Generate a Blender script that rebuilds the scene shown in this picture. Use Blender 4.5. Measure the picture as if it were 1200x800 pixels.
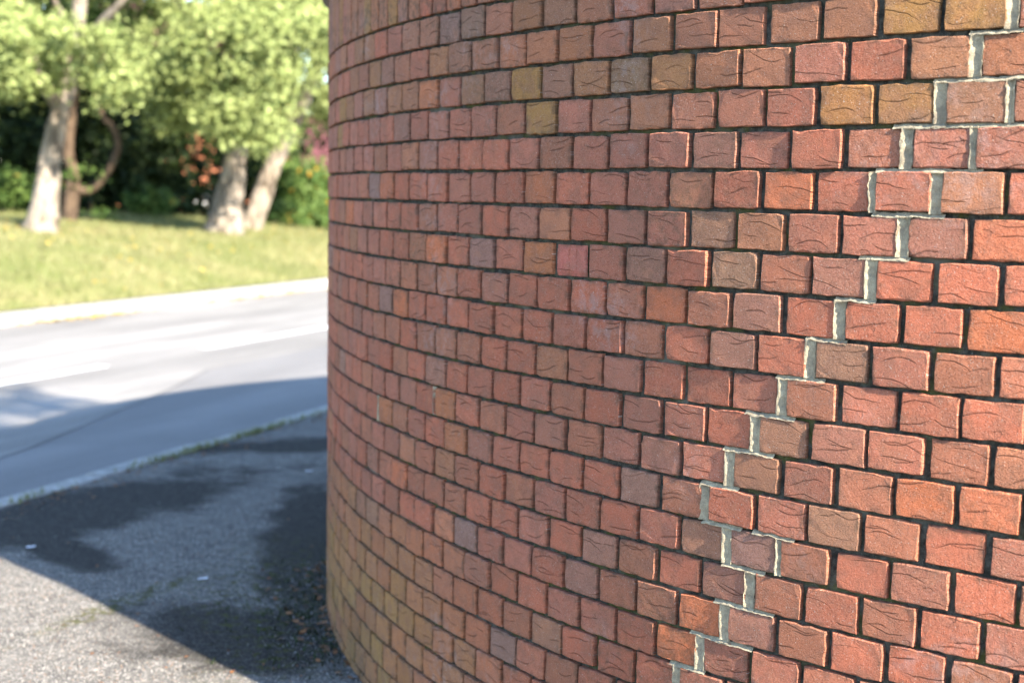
import bpy, bmesh, math, random
import numpy as np
from mathutils import Vector, Matrix

# ------------------------------------------------------------------ camera, world, sun, exposure
sc = bpy.context.scene
for o in list(bpy.data.objects):
    bpy.data.objects.remove(o)
COL = sc.collection
CAM_H, F_PX, PITCH, ROLL = 1.40, 1667.0, 0.1037, 0.017      # photo is 1200 x 800
SUN_AZ, SUN_EL = math.radians(41.5), math.radians(32.0)     # sun behind the camera, to the right

cp, sp = math.cos(PITCH), math.sin(PITCH)
_D = Vector((0, cp, -sp)); _U0 = Vector((0, sp, cp)); _X0 = Vector((1, 0, 0))
_R = _X0 * math.cos(ROLL) + _U0 * math.sin(ROLL)
_U = -_X0 * math.sin(ROLL) + _U0 * math.cos(ROLL)
cd = bpy.data.cameras.new('camera')
cam = bpy.data.objects.new('camera', cd); COL.objects.link(cam)
cam.matrix_world = Matrix(((_R.x, _U.x, -_D.x, 0), (_R.y, _U.y, -_D.y, 0), (_R.z, _U.z, -_D.z, CAM_H), (0, 0, 0, 1)))
cd.sensor_width = 36; cd.lens = F_PX / 1200 * 36
cd.clip_start = 0.05; cd.clip_end = 3000
cd.dof.use_dof = True; cd.dof.focus_distance = 2.72; cd.dof.aperture_fstop = 3.3
sc.camera = cam

world = bpy.data.worlds.new('World'); sc.world = world; world.use_nodes = True
wn = world.node_tree
sky = wn.nodes.new('ShaderNodeTexSky'); sky.sky_type = 'NISHITA'; sky.sun_disc = False
sky.sun_elevation = SUN_EL; sky.sun_rotation = math.pi - SUN_AZ
sky.air_density = 1.0; sky.dust_density = 0.3; sky.ozone_density = 3.0
bg = wn.nodes['Background']; bg.inputs['Strength'].default_value = 0.125
wn.links.new(sky.outputs[0], bg.inputs[0])

sund = bpy.data.lights.new('sun', 'SUN'); sund.energy = 4.6; sund.angle = math.radians(0.53)
sund.color = (1.0, 0.89, 0.75)
sun = bpy.data.objects.new('sun', sund); COL.objects.link(sun)
SUN = Vector((math.sin(SUN_AZ) * math.cos(SUN_EL), -math.cos(SUN_AZ) * math.cos(SUN_EL), math.sin(SUN_EL)))
sun.rotation_euler = SUN.to_track_quat('Z', 'Y').to_euler(); sun.location = (12, -12, 14)

sc.view_settings.view_transform = 'Standard'; sc.view_settings.look = 'None'
sc.view_settings.exposure = 2.45; sc.view_settings.gamma = 1.0
sc.render.engine = 'CYCLES'
sc.cycles.max_bounces = 5; sc.cycles.diffuse_bounces = 3; sc.cycles.glossy_bounces = 2; sc.cycles.transmission_bounces = 3; sc.cycles.transparent_max_bounces = 4

# ------------------------------------------------------------------ pixel helpers (directions only)
def ray(px, py):
    return _D + _R * ((px - 600) / F_PX) + _U * ((400 - py) / F_PX)
def ground_at(px, py, z=0.0):
    v = ray(px, py); t = (z - CAM_H) / v.z
    return Vector((v.x * t, v.y * t, z))
def at_depth(px, py, y):
    v = ray(px, py); t = y / v.y
    return Vector((v.x * t, y, CAM_H + v.z * t))
def project(p):
    q = Vector(p) - Vector((0, 0, CAM_H)); d = q.dot(_D)
    return 600 + F_PX * q.dot(_R) / d, 400 - F_PX * q.dot(_U) / d, d

# ------------------------------------------------------------------ object helpers
def link(name, me, mat=None, parent=None):
    o = bpy.data.objects.new(name, me); COL.objects.link(o)
    if mat is not None and me is not None and not me.materials: me.materials.append(mat)
    if parent is not None: o.parent = parent
    return o
def tag(o, label=None, cat=None, group=None, kind=None):
    if label: o['label'] = label
    if cat: o['category'] = cat
    if group: o['group'] = group
    if kind: o['kind'] = kind
    return o
def empty(name, loc=(0, 0, 0)):
    o = bpy.data.objects.new(name, None); COL.objects.link(o); o.location = loc; o.empty_display_size = 0.2
    return o
def mesh(name, verts, faces, smooth=False):
    me = bpy.data.meshes.new(name); me.from_pydata([tuple(v) for v in verts], [], faces)
    if smooth: me.polygons.foreach_set('use_smooth', [True] * len(me.polygons))
    me.update(); return me
def quads_mesh(name, V):
    """V: (n,4,3) array of separate quads"""
    n = len(V); me = bpy.data.meshes.new(name)
    me.vertices.add(n * 4); me.vertices.foreach_set('co', np.ascontiguousarray(V, dtype=np.float32).ravel())
    me.loops.add(n * 4); me.loops.foreach_set('vertex_index', np.arange(n * 4, dtype=np.int32))
    me.polygons.add(n); me.polygons.foreach_set('loop_start', np.arange(0, n * 4, 4, dtype=np.int32))
    me.update(calc_edges=True); return me

# ------------------------------------------------------------------ node helpers
class NT:
    def __init__(s, name):
        s.m = bpy.data.materials.new(name); s.m.use_nodes = True; s.t = s.m.node_tree
        s.b = s.t.nodes['Principled BSDF']; s.out = s.t.nodes['Material Output']
    def node(s, ty, ins=None, **props):
        n = s.t.nodes.new(ty)
        for k, v in props.items(): setattr(n, k, v)
        for k, v in (ins or {}).items(): s.set(n.inputs[k], v)
        return n
    def set(s, sock, v):
        if isinstance(v, bpy.types.NodeSocket): s.t.links.new(v, sock)
        else: sock.default_value = v
    def M(s, op, a, b=None, c=None, clamp=False):
        n = s.t.nodes.new('ShaderNodeMath'); n.operation = op; n.use_clamp = clamp
        for i, v in enumerate((a, b, c)):
            if v is not None: s.set(n.inputs[i], v)
        return n.outputs[0]
    def V(s, op, a, b=None):
        n = s.t.nodes.new('ShaderNodeVectorMath'); n.operation = op
        s.set(n.inputs[0], a)
        if b is not None: s.set(n.inputs['Scale' if op == 'SCALE' else 1], b)
        return n.outputs[0]
    def mix(s, f, a, b, mode='MIX'):
        n = s.t.nodes.new('ShaderNodeMix'); n.data_type = 'RGBA'; n.blend_type = mode
        s.set(n.inputs[0], f); s.set(n.inputs[6], a); s.set(n.inputs[7], b)
        return n.outputs[2]
    def noise(s, vec, scale, detail=3, rough=0.55, dist=0.0, color=False):
        n = s.node('ShaderNodeTexNoise', {'Scale': scale, 'Detail': detail, 'Roughness': rough, 'Distortion': dist})
        if vec is not None: s.set(n.inputs['Vector'], vec)
        return n.outputs['Color' if color else 'Fac']
    def vor(s, vec, scale, feature='F1', out='Distance'):
        n = s.node('ShaderNodeTexVoronoi', {'Scale': scale}, feature=feature)
        if vec is not None: s.set(n.inputs['Vector'], vec)
        return n.outputs[out]
    def ss(s, x, lo, hi, a=0.0, b=1.0):
        n = s.node('ShaderNodeMapRange', {1: lo, 2: hi, 3: a, 4: b}, interpolation_type='SMOOTHSTEP'); s.set(n.inputs[0], x)
        return n.outputs[0]
    def bump(s, h, strength=1.0, dist=0.001, normal=None):
        n = s.node('ShaderNodeBump', {'Strength': strength, 'Distance': dist}); s.set(n.inputs['Height'], h)
        if normal is not None: s.set(n.inputs['Normal'], normal)
        return n.outputs[0]
    def sep(s, v):
        n = s.t.nodes.new('ShaderNodeSeparateXYZ'); s.set(n.inputs[0], v); return n.outputs
    def comb(s, x=0.0, y=0.0, z=0.0):
        n = s.t.nodes.new('ShaderNodeCombineXYZ')
        for i, v in enumerate((x, y, z)): s.set(n.inputs[i], v)
        return n.outputs[0]
    def obj(s): return s.node('ShaderNodeTexCoord').outputs['Object']
    def pos(s): return s.node('ShaderNodeNewGeometry').outputs['Position']
    def fin(s, col, rough=0.85, normal=None, spec=0.3):
        s.set(s.b.inputs['Base Color'], col); s.set(s.b.inputs['Roughness'], rough)
        s.set(s.b.inputs['Specular IOR Level'], spec)
        if normal is not None: s.set(s.b.inputs['Normal'], normal)
        return s.m
RGB = lambda r, g, b: (r, g, b, 1.0)

# ------------------------------------------------------------------ materials
def brick_material(name, attr, ncr=4):
    k = NT(name)
    if attr:
        loc = k.node('ShaderNodeAttribute', attribute_name='local').outputs['Vector']
        x, rnd, z = k.sep(loc)
        base = k.node('ShaderNodeAttribute', attribute_name='tint').outputs['Color']
    else:
        x, _, z = k.sep(k.obj())
        oi = k.node('ShaderNodeObjectInfo'); rnd = oi.outputs['Random']; base = oi.outputs['Color']
    off = k.M('MULTIPLY', rnd, 57.0)
    uv = k.comb(x, off, z)
    warp = k.M('MULTIPLY', k.M('SUBTRACT', k.noise(uv, 30, 1), 0.5), 0.009)
    height = 0.0; groove = 0.0
    for i in range(ncr):
        wnz = k.node('ShaderNodeTexWhiteNoise', {'W': k.M('ADD', k.M('MULTIPLY', rnd, 913.7), i * 7.31)}, noise_dimensions='1D')
        r1, r2, r3 = k.sep(wnz.outputs['Color'])
        wn2 = k.node('ShaderNodeTexWhiteNoise', {'W': k.M('ADD', k.M('MULTIPLY', rnd, 517.3), i * 3.77 + 40)}, noise_dimensions='1D')
        q1, q2, q3 = k.sep(wn2.outputs['Color'])
        cx = k.M('MULTIPLY', k.M('SUBTRACT', r1, 0.5), 0.07)
        zb = (0.020, -0.018, 0.002, -0.003)[i]
        cz = k.M('ADD', k.M('MULTIPLY', k.M('SUBTRACT', r2, 0.5), 0.020 if i < 2 else 0.05), zb)
        cur = k.M('MULTIPLY', k.M('SUBTRACT', r3, 0.5), 17.0)
        slo = k.M('MULTIPLY', k.M('SUBTRACT', q1, 0.5), 0.5)
        ext = k.M('ADD', k.M('MULTIPLY', q2, 0.036), 0.020)
        amp = k.ss(q3, (0.05, 0.1, 0.3, 0.6)[i], 0.75)
        dx = k.M('SUBTRACT', x, cx)
        curve = k.M('ADD', k.M('MULTIPLY', k.M('MULTIPLY', dx, dx), cur), k.M('MULTIPLY', dx, slo))
        d = k.M('ADD', k.M('SUBTRACT', k.M('SUBTRACT', z, cz), curve), warp)
        fade = k.M('SUBTRACT', 1.0, k.ss(k.M('DIVIDE', k.M('ABSOLUTE', dx), ext), 0.45, 1.0))
        fade = k.M('MULTIPLY', fade, amp)
        dn = k.M('DIVIDE', d, k.M('ADD', 0.0003, k.M('MULTIPLY', fade, k.M('ADD', 0.0007, k.M('MULTIPLY', q1, 0.0012)))))
        g = k.M('EXPONENT', k.M('MULTIPLY', k.M('MULTIPLY', dn, dn), -1.0))
        lip = k.M('MULTIPLY', k.ss(d, -0.0006, 0.0006), k.M('EXPONENT', k.M('MULTIPLY', k.M('MAXIMUM', d, 0.0), -95.0)))
        gf = k.M('MULTIPLY', g, fade)
        height = k.M('ADD', height, k.M('SUBTRACT', k.M('MULTIPLY', k.M('MULTIPLY', lip, fade), 0.0036), k.M('MULTIPLY', gf, 0.0022)))
        groove = k.M('MAXIMUM', groove, gf)
    if not attr:
        wg = k.node('ShaderNodeTexWhiteNoise', {'W': k.M('MULTIPLY', rnd, 331.9)}, noise_dimensions='1D'); g1, g2, g3 = k.sep(wg.outputs['Color'])
        ex = k.M('DIVIDE', k.M('SUBTRACT', x, k.M('MULTIPLY', k.M('SUBTRACT', g1, 0.5), 0.098)), 0.009)
        ez = k.M('DIVIDE', k.M('SUBTRACT', z, k.M('MULTIPLY', k.M('SUBTRACT', k.ss(g2, 0.25, 0.75), 0.5), 0.058)), 0.0055)
        rr = k.M('ADD', k.M('ADD', k.M('MULTIPLY', ex, ex), k.M('MULTIPLY', ez, ez)), k.M('MULTIPLY', k.M('SUBTRACT', k.noise(uv, 90, 2), 0.5), 3.2))
        dent = k.M('MULTIPLY', k.ss(rr, 1.3, 0.5), k.M('GREATER_THAN', g3, 0.45))
        height = k.M('SUBTRACT', height, k.M('MULTIPLY', dent, 0.0030))
    n1 = k.noise(uv, 26, 2); n2 = k.noise(uv, 380, 3, 0.75)
    height = k.M('ADD', height, k.M('MULTIPLY', n1, 0.0045))
    height = k.M('ADD', height, k.M('MULTIPLY', n2, 0.0052))
    height = k.M('ADD', height, k.M('MULTIPLY', k.noise(uv, 120, 2, 0.6), 0.0042))
    # colour: clay body with sand, dark fired blooms and grime; dirt sits in the creases
    c = k.mix(k.ss(k.noise(uv, 28, 4, 0.6), 0.38, 0.68), base, k.mix(0.5, base, RGB(0.23, 0.11, 0.072)))
    c = k.mix(k.M('MULTIPLY', k.ss(k.noise(k.V('ADD', uv, (3.1, 0, 1.7)), 17, 3), 0.55, 0.75), 0.55), c, k.mix(0.5, base, RGB(0.50, 0.20, 0.10)))
    c = k.mix(k.M('MULTIPLY', k.ss(n2, 0.35, 0.75), 0.35), c, k.mix(0.5, c, RGB(0.46, 0.33, 0.25)))
    c = k.mix(k.M('MULTIPLY', k.ss(n2, 0.55, 0.30), 0.45), c, RGB(0.07, 0.04, 0.032))
    fleck = k.M('MULTIPLY', k.ss(k.noise(uv, 420, 1, 0.5), 0.68, 0.74), 0.6)
    c = k.mix(fleck, c, RGB(0.52, 0.47, 0.40))
    wp = k.pos()
    bloom = k.M('MULTIPLY', k.ss(k.noise(wp, 3.6, 3, 0.6), 0.54, 0.72), k.ss(k.noise(wp, 45, 3, 0.65), 0.42, 0.62))
    c = k.mix(k.M('MULTIPLY', bloom, 0.30), c, RGB(0.40, 0.33, 0.31))
    grime = k.M('MULTIPLY', k.ss(k.noise(k.V('ADD', wp, (7.0, 2.0, 5.0)), 2.4, 4, 0.6), 0.50, 0.70), k.ss(k.noise(wp, 70, 3, 0.7), 0.38, 0.66))
    c = k.mix(k.M('MULTIPLY', grime, 0.45), c, RGB(0.10, 0.075, 0.045))
    edge = k.M('MAXIMUM', k.ss(k.M('ABSOLUTE', x), 0.036, 0.05), k.ss(k.M('ABSOLUTE', z), 0.022, 0.0335))
    c = k.mix(k.M('MULTIPLY', k.M('MULTIPLY', edge, k.ss(k.noise(uv, 55, 3), 0.40, 0.68)), 0.55), c, RGB(0.085, 0.065, 0.045))
    c = k.mix(k.M('MULTIPLY', groove, 0.38), c, RGB(0.045, 0.03, 0.025))
    return k.fin(c, 0.92, k.bump(height, 1.0, 1.0), 0.10)
M_BRICK = brick_material('fired_clay', False)
M_BRICK_FAR = brick_material('fired_clay_courses', True, 2)

def mat_mortar():
    k = NT('weathered_mortar'); p = k.pos()
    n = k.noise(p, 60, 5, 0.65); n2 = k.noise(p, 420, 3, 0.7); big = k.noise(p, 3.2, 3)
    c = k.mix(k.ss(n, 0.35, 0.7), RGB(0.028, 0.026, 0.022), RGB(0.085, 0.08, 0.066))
    moss = k.M('MULTIPLY', k.ss(k.noise(p, 14, 4, 0.6), 0.46, 0.62), k.ss(big, 0.35, 0.6))
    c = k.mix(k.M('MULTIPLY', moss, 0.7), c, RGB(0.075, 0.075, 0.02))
    c = k.mix(k.M('MULTIPLY', k.ss(k.noise(p, 5.5, 4, 0.65), 0.54, 0.70), 0.55), c, RGB(0.17, 0.16, 0.125))
    c = k.mix(k.M('MULTIPLY', k.ss(n2, 0.60, 0.76), 0.7), c, RGB(0.34, 0.33, 0.29))
    h = k.M('ADD', k.M('MULTIPLY', n, 0.004), k.M('MULTIPLY', n2, 0.0015))
    return k.fin(c, 1.0, k.bump(h, 1.0, 1.0), 0.03)
M_MORTAR = mat_mortar()
def mat_pale():
    k = NT('pale_repair_mortar'); p = k.pos()
    n = k.noise(p, 70, 5, 0.65); n2 = k.noise(p, 600, 3, 0.7)
    c = k.mix(k.ss(n, 0.3, 0.7), RGB(0.27, 0.23, 0.16), RGB(0.44, 0.38, 0.26))
    c = k.mix(k.M('MULTIPLY', k.ss(k.noise(p, 26, 4, 0.65), 0.48, 0.66), 0.6), c, RGB(0.16, 0.13, 0.095))
    c = k.mix(k.M('MULTIPLY', k.ss(n2, 0.42, 0.62), 0.45), c, RGB(0.16, 0.14, 0.105))
    h = k.M('ADD', k.M('MULTIPLY', n, 0.005), k.M('MULTIPLY', n2, 0.0022))
    return k.fin(c, 0.95, k.bump(h, 1.0, 1.0), 0.15)
M_PALE = mat_pale()

def blot(k, p, cx, cy, rx, ry, ang, warp, soft=0.35):
    """mask of one stain with a ragged outline, at its place on the ground (metres)"""
    x, y, _ = k.sep(p)
    ca, sa = math.cos(ang), math.sin(ang)
    dx = k.M('SUBTRACT', x, cx); dy = k.M('SUBTRACT', y, cy)
    a = k.M('DIVIDE', k.M('ADD', k.M('MULTIPLY', dx, ca), k.M('MULTIPLY', dy, sa)), rx)
    b = k.M('DIVIDE', k.M('SUBTRACT', k.M('MULTIPLY', dy, ca), k.M('MULTIPLY', dx, sa)), ry)
    r = k.M('SQRT', k.M('ADD', k.M('MULTIPLY', a, a), k.M('MULTIPLY', b, b)))
    r = k.M('ADD', r, warp)
    return k.ss(r, 1.0 + soft, 1.0 - soft)
def mat_pavement():
    k = NT('worn_footway_asphalt'); p = k.pos()
    st = k.vor(p, 150, out='Color'); sx, sy, sz = k.sep(st)
    dist = k.vor(p, 150)
    st2 = k.vor(p, 320); sx2, sy2, _ = k.sep(k.vor(p, 320, out='Color'))
    n = k.noise(p, 3.0, 5, 0.6); nb = k.noise(p, 14, 4, 0.65); fine = k.noise(p, 260, 3, 0.7)
    stone = k.mix(sx, RGB(0.078, 0.072, 0.064), RGB(0.255, 0.234, 0.196))
    stone = k.mix(k.ss(sy, 0.90, 0.93), stone, RGB(0.38, 0.22, 0.13))
    stone = k.mix(k.ss(sz, 0.90, 0.94), stone, RGB(0.62, 0.58, 0.50))
    binder = k.mix(k.ss(nb, 0.35, 0.7), RGB(0.05, 0.049, 0.047), RGB(0.14, 0.135, 0.124))
    c = k.mix(k.ss(dist, 0.52, 0.30), binder, stone)
    c = k.mix(k.M('MULTIPLY', k.ss(sx2, 0.84, 0.9), 0.75), c, RGB(0.45, 0.42, 0.37))
    c = k.mix(k.M('MULTIPLY', k.ss(n, 0.3, 0.75), 0.4), c, RGB(0.165, 0.155, 0.138))
    # damp, mossy stains that lie along the kerb and at the foot of the wall
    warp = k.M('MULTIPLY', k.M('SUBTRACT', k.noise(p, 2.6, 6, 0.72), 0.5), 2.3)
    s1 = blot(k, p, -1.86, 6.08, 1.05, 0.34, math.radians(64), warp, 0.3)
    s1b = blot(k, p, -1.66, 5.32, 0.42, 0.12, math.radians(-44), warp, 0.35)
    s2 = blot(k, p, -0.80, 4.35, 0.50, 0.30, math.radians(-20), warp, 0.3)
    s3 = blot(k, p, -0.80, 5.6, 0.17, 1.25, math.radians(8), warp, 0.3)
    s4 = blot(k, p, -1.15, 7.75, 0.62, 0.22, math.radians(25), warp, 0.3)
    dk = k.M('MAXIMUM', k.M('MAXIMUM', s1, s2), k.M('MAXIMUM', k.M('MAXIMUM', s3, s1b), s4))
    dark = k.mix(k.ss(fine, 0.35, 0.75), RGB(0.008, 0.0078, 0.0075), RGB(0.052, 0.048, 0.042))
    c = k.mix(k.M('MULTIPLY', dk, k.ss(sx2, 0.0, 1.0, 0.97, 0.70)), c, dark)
    moss = k.M('MULTIPLY', blot(k, p, -0.72, 4.75, 0.32, 0.75, 0.15, warp, 0.5), k.ss(k.noise(p, 24, 4, 0.7), 0.50, 0.62))
    crack = k.M('MULTIPLY', blot(k, p, -1.30, 4.72, 0.05, 0.42, math.radians(-24), k.M('MULTIPLY', warp, 0.9), 0.5), k.ss(k.noise(p, 30, 3), 0.42, 0.6))
    c = k.mix(k.M('MULTIPLY', k.M('MAXIMUM', moss, crack), 0.8), c, RGB(0.06, 0.062, 0.014))
    h = k.M('ADD', k.M('MULTIPLY', k.ss(dist, 0.5, 0.1), 0.0022), k.M('MULTIPLY', fine, 0.0012))
    h = k.M('ADD', h, k.M('MULTIPLY', k.ss(st2, 0.4, 0.1), 0.0008))
    h = k.M('ADD', h, k.M('MULTIPLY', nb, 0.004))
    return k.fin(c, 0.95, k.bump(h, 1.0, 1.0), 0.06)
M_PAVE = mat_pavement()
def mat_road(name, lo, hi, tint):
    k = NT(name); p = k.pos()
    n = k.noise(p, 1.1, 5, 0.6); f = k.noise(p, 130, 3, 0.7); v = k.vor(p, 95)
    # streaks along the carriageway left by traffic
    s = k.noise(k.V('MULTIPLY', k.node('ShaderNodeVectorRotate', {'Vector': p, 'Angle': math.radians(20.3)}, rotation_type='Z_AXIS').outputs[0], (1.7, 0.22, 1.0)), 1.0, 4, 0.6)
    c = k.mix(k.ss(s, 0.32, 0.7), lo, hi)
    c = k.mix(k.M('MULTIPLY', k.ss(n, 0.42, 0.7), 0.5), c, tint)
    c = k.mix(k.M('MULTIPLY', k.ss(f, 0.45, 0.75), 0.5), c, RGB(0.30, 0.28, 0.25))
    h = k.M('ADD', k.M('MULTIPLY', k.ss(v, 0.5, 0.1), 0.003), k.M('MULTIPLY', f, 0.002))
    return k.fin(c, 0.85, k.bump(h, 1.0, 1.0), 0.35)
M_ROAD = mat_road('road_asphalt', RGB(0.13, 0.124, 0.114), RGB(0.245, 0.234, 0.216), RGB(0.165, 0.158, 0.146))
M_PATCH = mat_road('resurfaced_asphalt', RGB(0.125, 0.122, 0.12), RGB(0.17, 0.165, 0.16), RGB(0.11, 0.108, 0.105))
def mat_simple(name, a, b, scale=12.0, rough=0.9, bump=0.002, spec=0.25, use_pos=True, bscale=None):
    k = NT(name); p = k.pos() if use_pos else k.obj()
    n = k.noise(p, scale, 5, 0.62); f = k.noise(p, (bscale or scale * 9), 3, 0.7)
    c = k.mix(k.ss(n, 0.3, 0.72), a, b)
    c = k.mix(k.M('MULTIPLY', k.ss(f, 0.5, 0.75), 0.25), c, k.mix(0.5, c, RGB(0.05, 0.05, 0.045)))
    return k.fin(c, rough, k.bump(k.M('ADD', k.M('MULTIPLY', n, bump), k.M('MULTIPLY', f, bump * 0.5)), 1.0, 1.0), spec)
M_TAR = mat_simple('tar_seam', RGB(0.05, 0.05, 0.05), RGB(0.085, 0.083, 0.08), 20)
M_KERB = mat_simple('kerb_concrete', RGB(0.20, 0.195, 0.18), RGB(0.36, 0.345, 0.31), 9)
M_LINE = mat_simple('road_paint', RGB(0.55, 0.55, 0.53), RGB(0.78, 0.78, 0.75), 7)
M_EARTH = mat_simple('bare_earth', RGB(0.05, 0.04, 0.03), RGB(0.11, 0.085, 0.055), 4)
M_COPING = mat_simple('coping_concrete', RGB(0.25, 0.24, 0.22), RGB(0.36, 0.345, 0.315), 8)
def mat_lawn():
    k = NT('lawn_soil_and_thatch'); p = k.pos()
    n = k.noise(p, 0.55, 5, 0.6); f = k.noise(p, 18, 4, 0.7)
    c = k.mix(k.ss(n, 0.35, 0.65), RGB(0.12, 0.14, 0.042), RGB(0.24, 0.21, 0.10))
    c = k.mix(k.M('MULTIPLY', k.ss(f, 0.4, 0.7), 0.5), c, RGB(0.15, 0.155, 0.058))
    return k.fin(c, 0.95, k.bump(f, 1.0, 0.03), 0.1)
M_LAWN = mat_lawn()
def mat_leaf(name, a, b, trans=0.4, third=None):
    k = NT(name)
    rn = k.node('ShaderNodeNewGeometry').outputs['Random Per Island']
    c = k.mix(rn, a, b)
    if third is not None: c = k.mix(k.ss(rn, 0.985, 0.99), c, third)
    k.set(k.b.inputs['Base Color'], c); k.set(k.b.inputs['Roughness'], 0.6); k.set(k.b.inputs['Specular IOR Level'], 0.15)
    tr = k.node('ShaderNodeBsdfTranslucent', {'Color': c})
    mx = k.node('ShaderNodeMixShader', {0: trans, 1: k.b.outputs[0], 2: tr.outputs[0]})
    k.t.links.new(mx.outputs[0], k.out.inputs[0]); return k.m
M_LEAF = mat_leaf('leaf_light', RGB(0.13, 0.17, 0.05), RGB(0.29, 0.335, 0.125), 0.22)
M_LEAF_D = mat_leaf('leaf_dark', RGB(0.008, 0.017, 0.005), RGB(0.026, 0.042, 0.010), 0.15)  # near-black so the deep shade behind the bank is held in the leaf colour
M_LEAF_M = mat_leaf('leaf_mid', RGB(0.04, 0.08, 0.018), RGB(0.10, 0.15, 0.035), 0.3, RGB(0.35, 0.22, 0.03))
M_BLADE = mat_leaf('grass_blade', RGB(0.115, 0.14, 0.042), RGB(0.25, 0.24, 0.115), 0.3)
M_DEAD = mat_leaf('fallen_leaf', RGB(0.07, 0.035, 0.018), RGB(0.24, 0.11, 0.045), 0.1)
M_CHIP = mat_leaf('grit', RGB(0.07, 0.066, 0.062), RGB(0.30, 0.285, 0.27), 0.0)
def mat_bark():
    k = NT('bark'); p = k.pos()
    q = k.V('MULTIPLY', p, (1.0, 1.0, 0.35))
    n = k.noise(q, 9, 5, 0.65, 0.6); n2 = k.noise(p, 2.2, 3); f = k.noise(q, 45, 3, 0.7)
    c = k.mix(k.ss(n, 0.36, 0.62), RGB(0.05, 0.038, 0.028), RGB(0.27, 0.225, 0.175))
    c = k.mix(k.M('MULTIPLY', k.ss(n2, 0.45, 0.65), 0.6), c, RGB(0.29, 0.25, 0.205))
    h = k.M('ADD', k.M('MULTIPLY', n, 0.05), k.M('MULTIPLY', f, 0.012))
    return k.fin(c, 0.95, k.bump(h, 1.0, 1.0), 0.15)
M_BARK = mat_bark()
M_BARK_D = mat_simple('bark_brown', RGB(0.045, 0.03, 0.02), RGB(0.11, 0.075, 0.048), 6, bump=0.02)

# ------------------------------------------------------------------ road frame: u along the road, w away from the camera side
AL = math.radians(20.3); CA, SA = math.cos(AL), math.sin(AL)
def uw(u, w, z=0.0): return Vector((u * SA - w * CA, u * CA + w * SA, z))
def sheet(name, pts, mat, kind='structure', parent=None):
    o = link(name, mesh(name, pts, [tuple(range(len(pts)))]), mat, parent)
    if kind: o['kind'] = kind
    return o
def bank_z(w, u):
    t = max(0.0, w - 10.1)
    z = 0.09 + 0.90 * (1 - math.exp(-t / 3.2)) + 0.010 * t
    z += 0.05 * math.sin(u * 0.55 + 1.0) * min(1, t / 2) + 0.03 * math.sin(u * 1.3 + w) * min(1, t / 2)
    if u > 17: z -= 0.022 * (u - 17) * min(1, t / 3)
    return max(z, 0.05)

# ground sheet to the horizon (below everything that is laid on it)
sheet('ground', [(-1500, -1500, -0.30), (1500, -1500, -0.30), (1500, 1500, -0.30), (-1500, 1500, -0.30)], M_EARTH)
# footway the wall stands on, with real thickness down to the ground sheet
rng = random.Random(5)
def slab(name, w0, w1, z, mat, u0=-70, u1=130, thick=0.3):
    n = 2
    v = [uw(u0, w0, z), uw(u1, w0, z), uw(u1, w1, z), uw(u0, w1, z), uw(u0, w0, z - thick), uw(u1, w0, z - thick), uw(u1, w1, z - thick), uw(u0, w1, z - thick)]
    f = [(0, 1, 2, 3), (0, 4, 5, 1), (1, 5, 6, 2), (2, 6, 7, 3), (3, 7, 4, 0)]
    o = link(name, mesh(name, v, f), mat); o['kind'] = 'structure'; return o
slab('pavement', -60, 4.19, 0.0, M_PAVE)
slab('road', 4.315, 9.82, -0.028, M_ROAD, thick=0.26)
# smooth resurfaced strip along the near gutter, bounded by a tar seam that wanders out into the road
NS = 60
seam = []
for i in range(NS + 1):
    u = -30 + i * 1.1
    w = 4.92 + max(0, min(1.2, (u - 5.8) * 0.30)) + 0.03 * math.sin(u * 2.1) + 0.02 * math.sin(u * 5.3)
    seam.append((u, w))
v = []; f = []
for i, (u, w) in enumerate(seam):
    v += [uw(u, 4.318, -0.024), uw(u, w, -0.024)]
    if i: f.append((2 * i - 2, 2 * i, 2 * i + 1, 2 * i - 1))
o = link('road_repair_strip', mesh('road_repair_strip', v, f), M_PATCH); o['kind'] = 'structure'
v = []; f = []
for i, (u, w) in enumerate(seam):
    v += [uw(u, w - 0.005, -0.0205), uw(u, w + 0.006 + 0.005 * math.sin(i * 2.7), -0.0205)]
    if i: f.append((2 * i - 2, 2 * i, 2 * i + 1, 2 * i - 1))
o = link('tar_seam', mesh('tar_seam', v, f), M_TAR); o['kind'] = 'structure'
# centre line dashes
def dash(u0, u1, w=6.97, hw=0.055):
    n = 14; v = []; f = []
    for i in range(n + 1):
        u = u0 + (u1 - u0) * i / n
        v += [uw(u, w - hw + rng.uniform(-.006, .006), -0.0235), uw(u, w + hw + rng.uniform(-.006, .006), -0.0235)]
        if i: f.append((2 * i - 2, 2 * i, 2 * i + 1, 2 * i - 1))
    o = link('road_marking', mesh('road_marking', v, f), M_LINE); o['kind'] = 'structure'
for u0 in (-7.0, -1.0, 5.45, 10.9, 17.2, 23.2, 29.2): dash(u0, u0 + 4.0)

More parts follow.
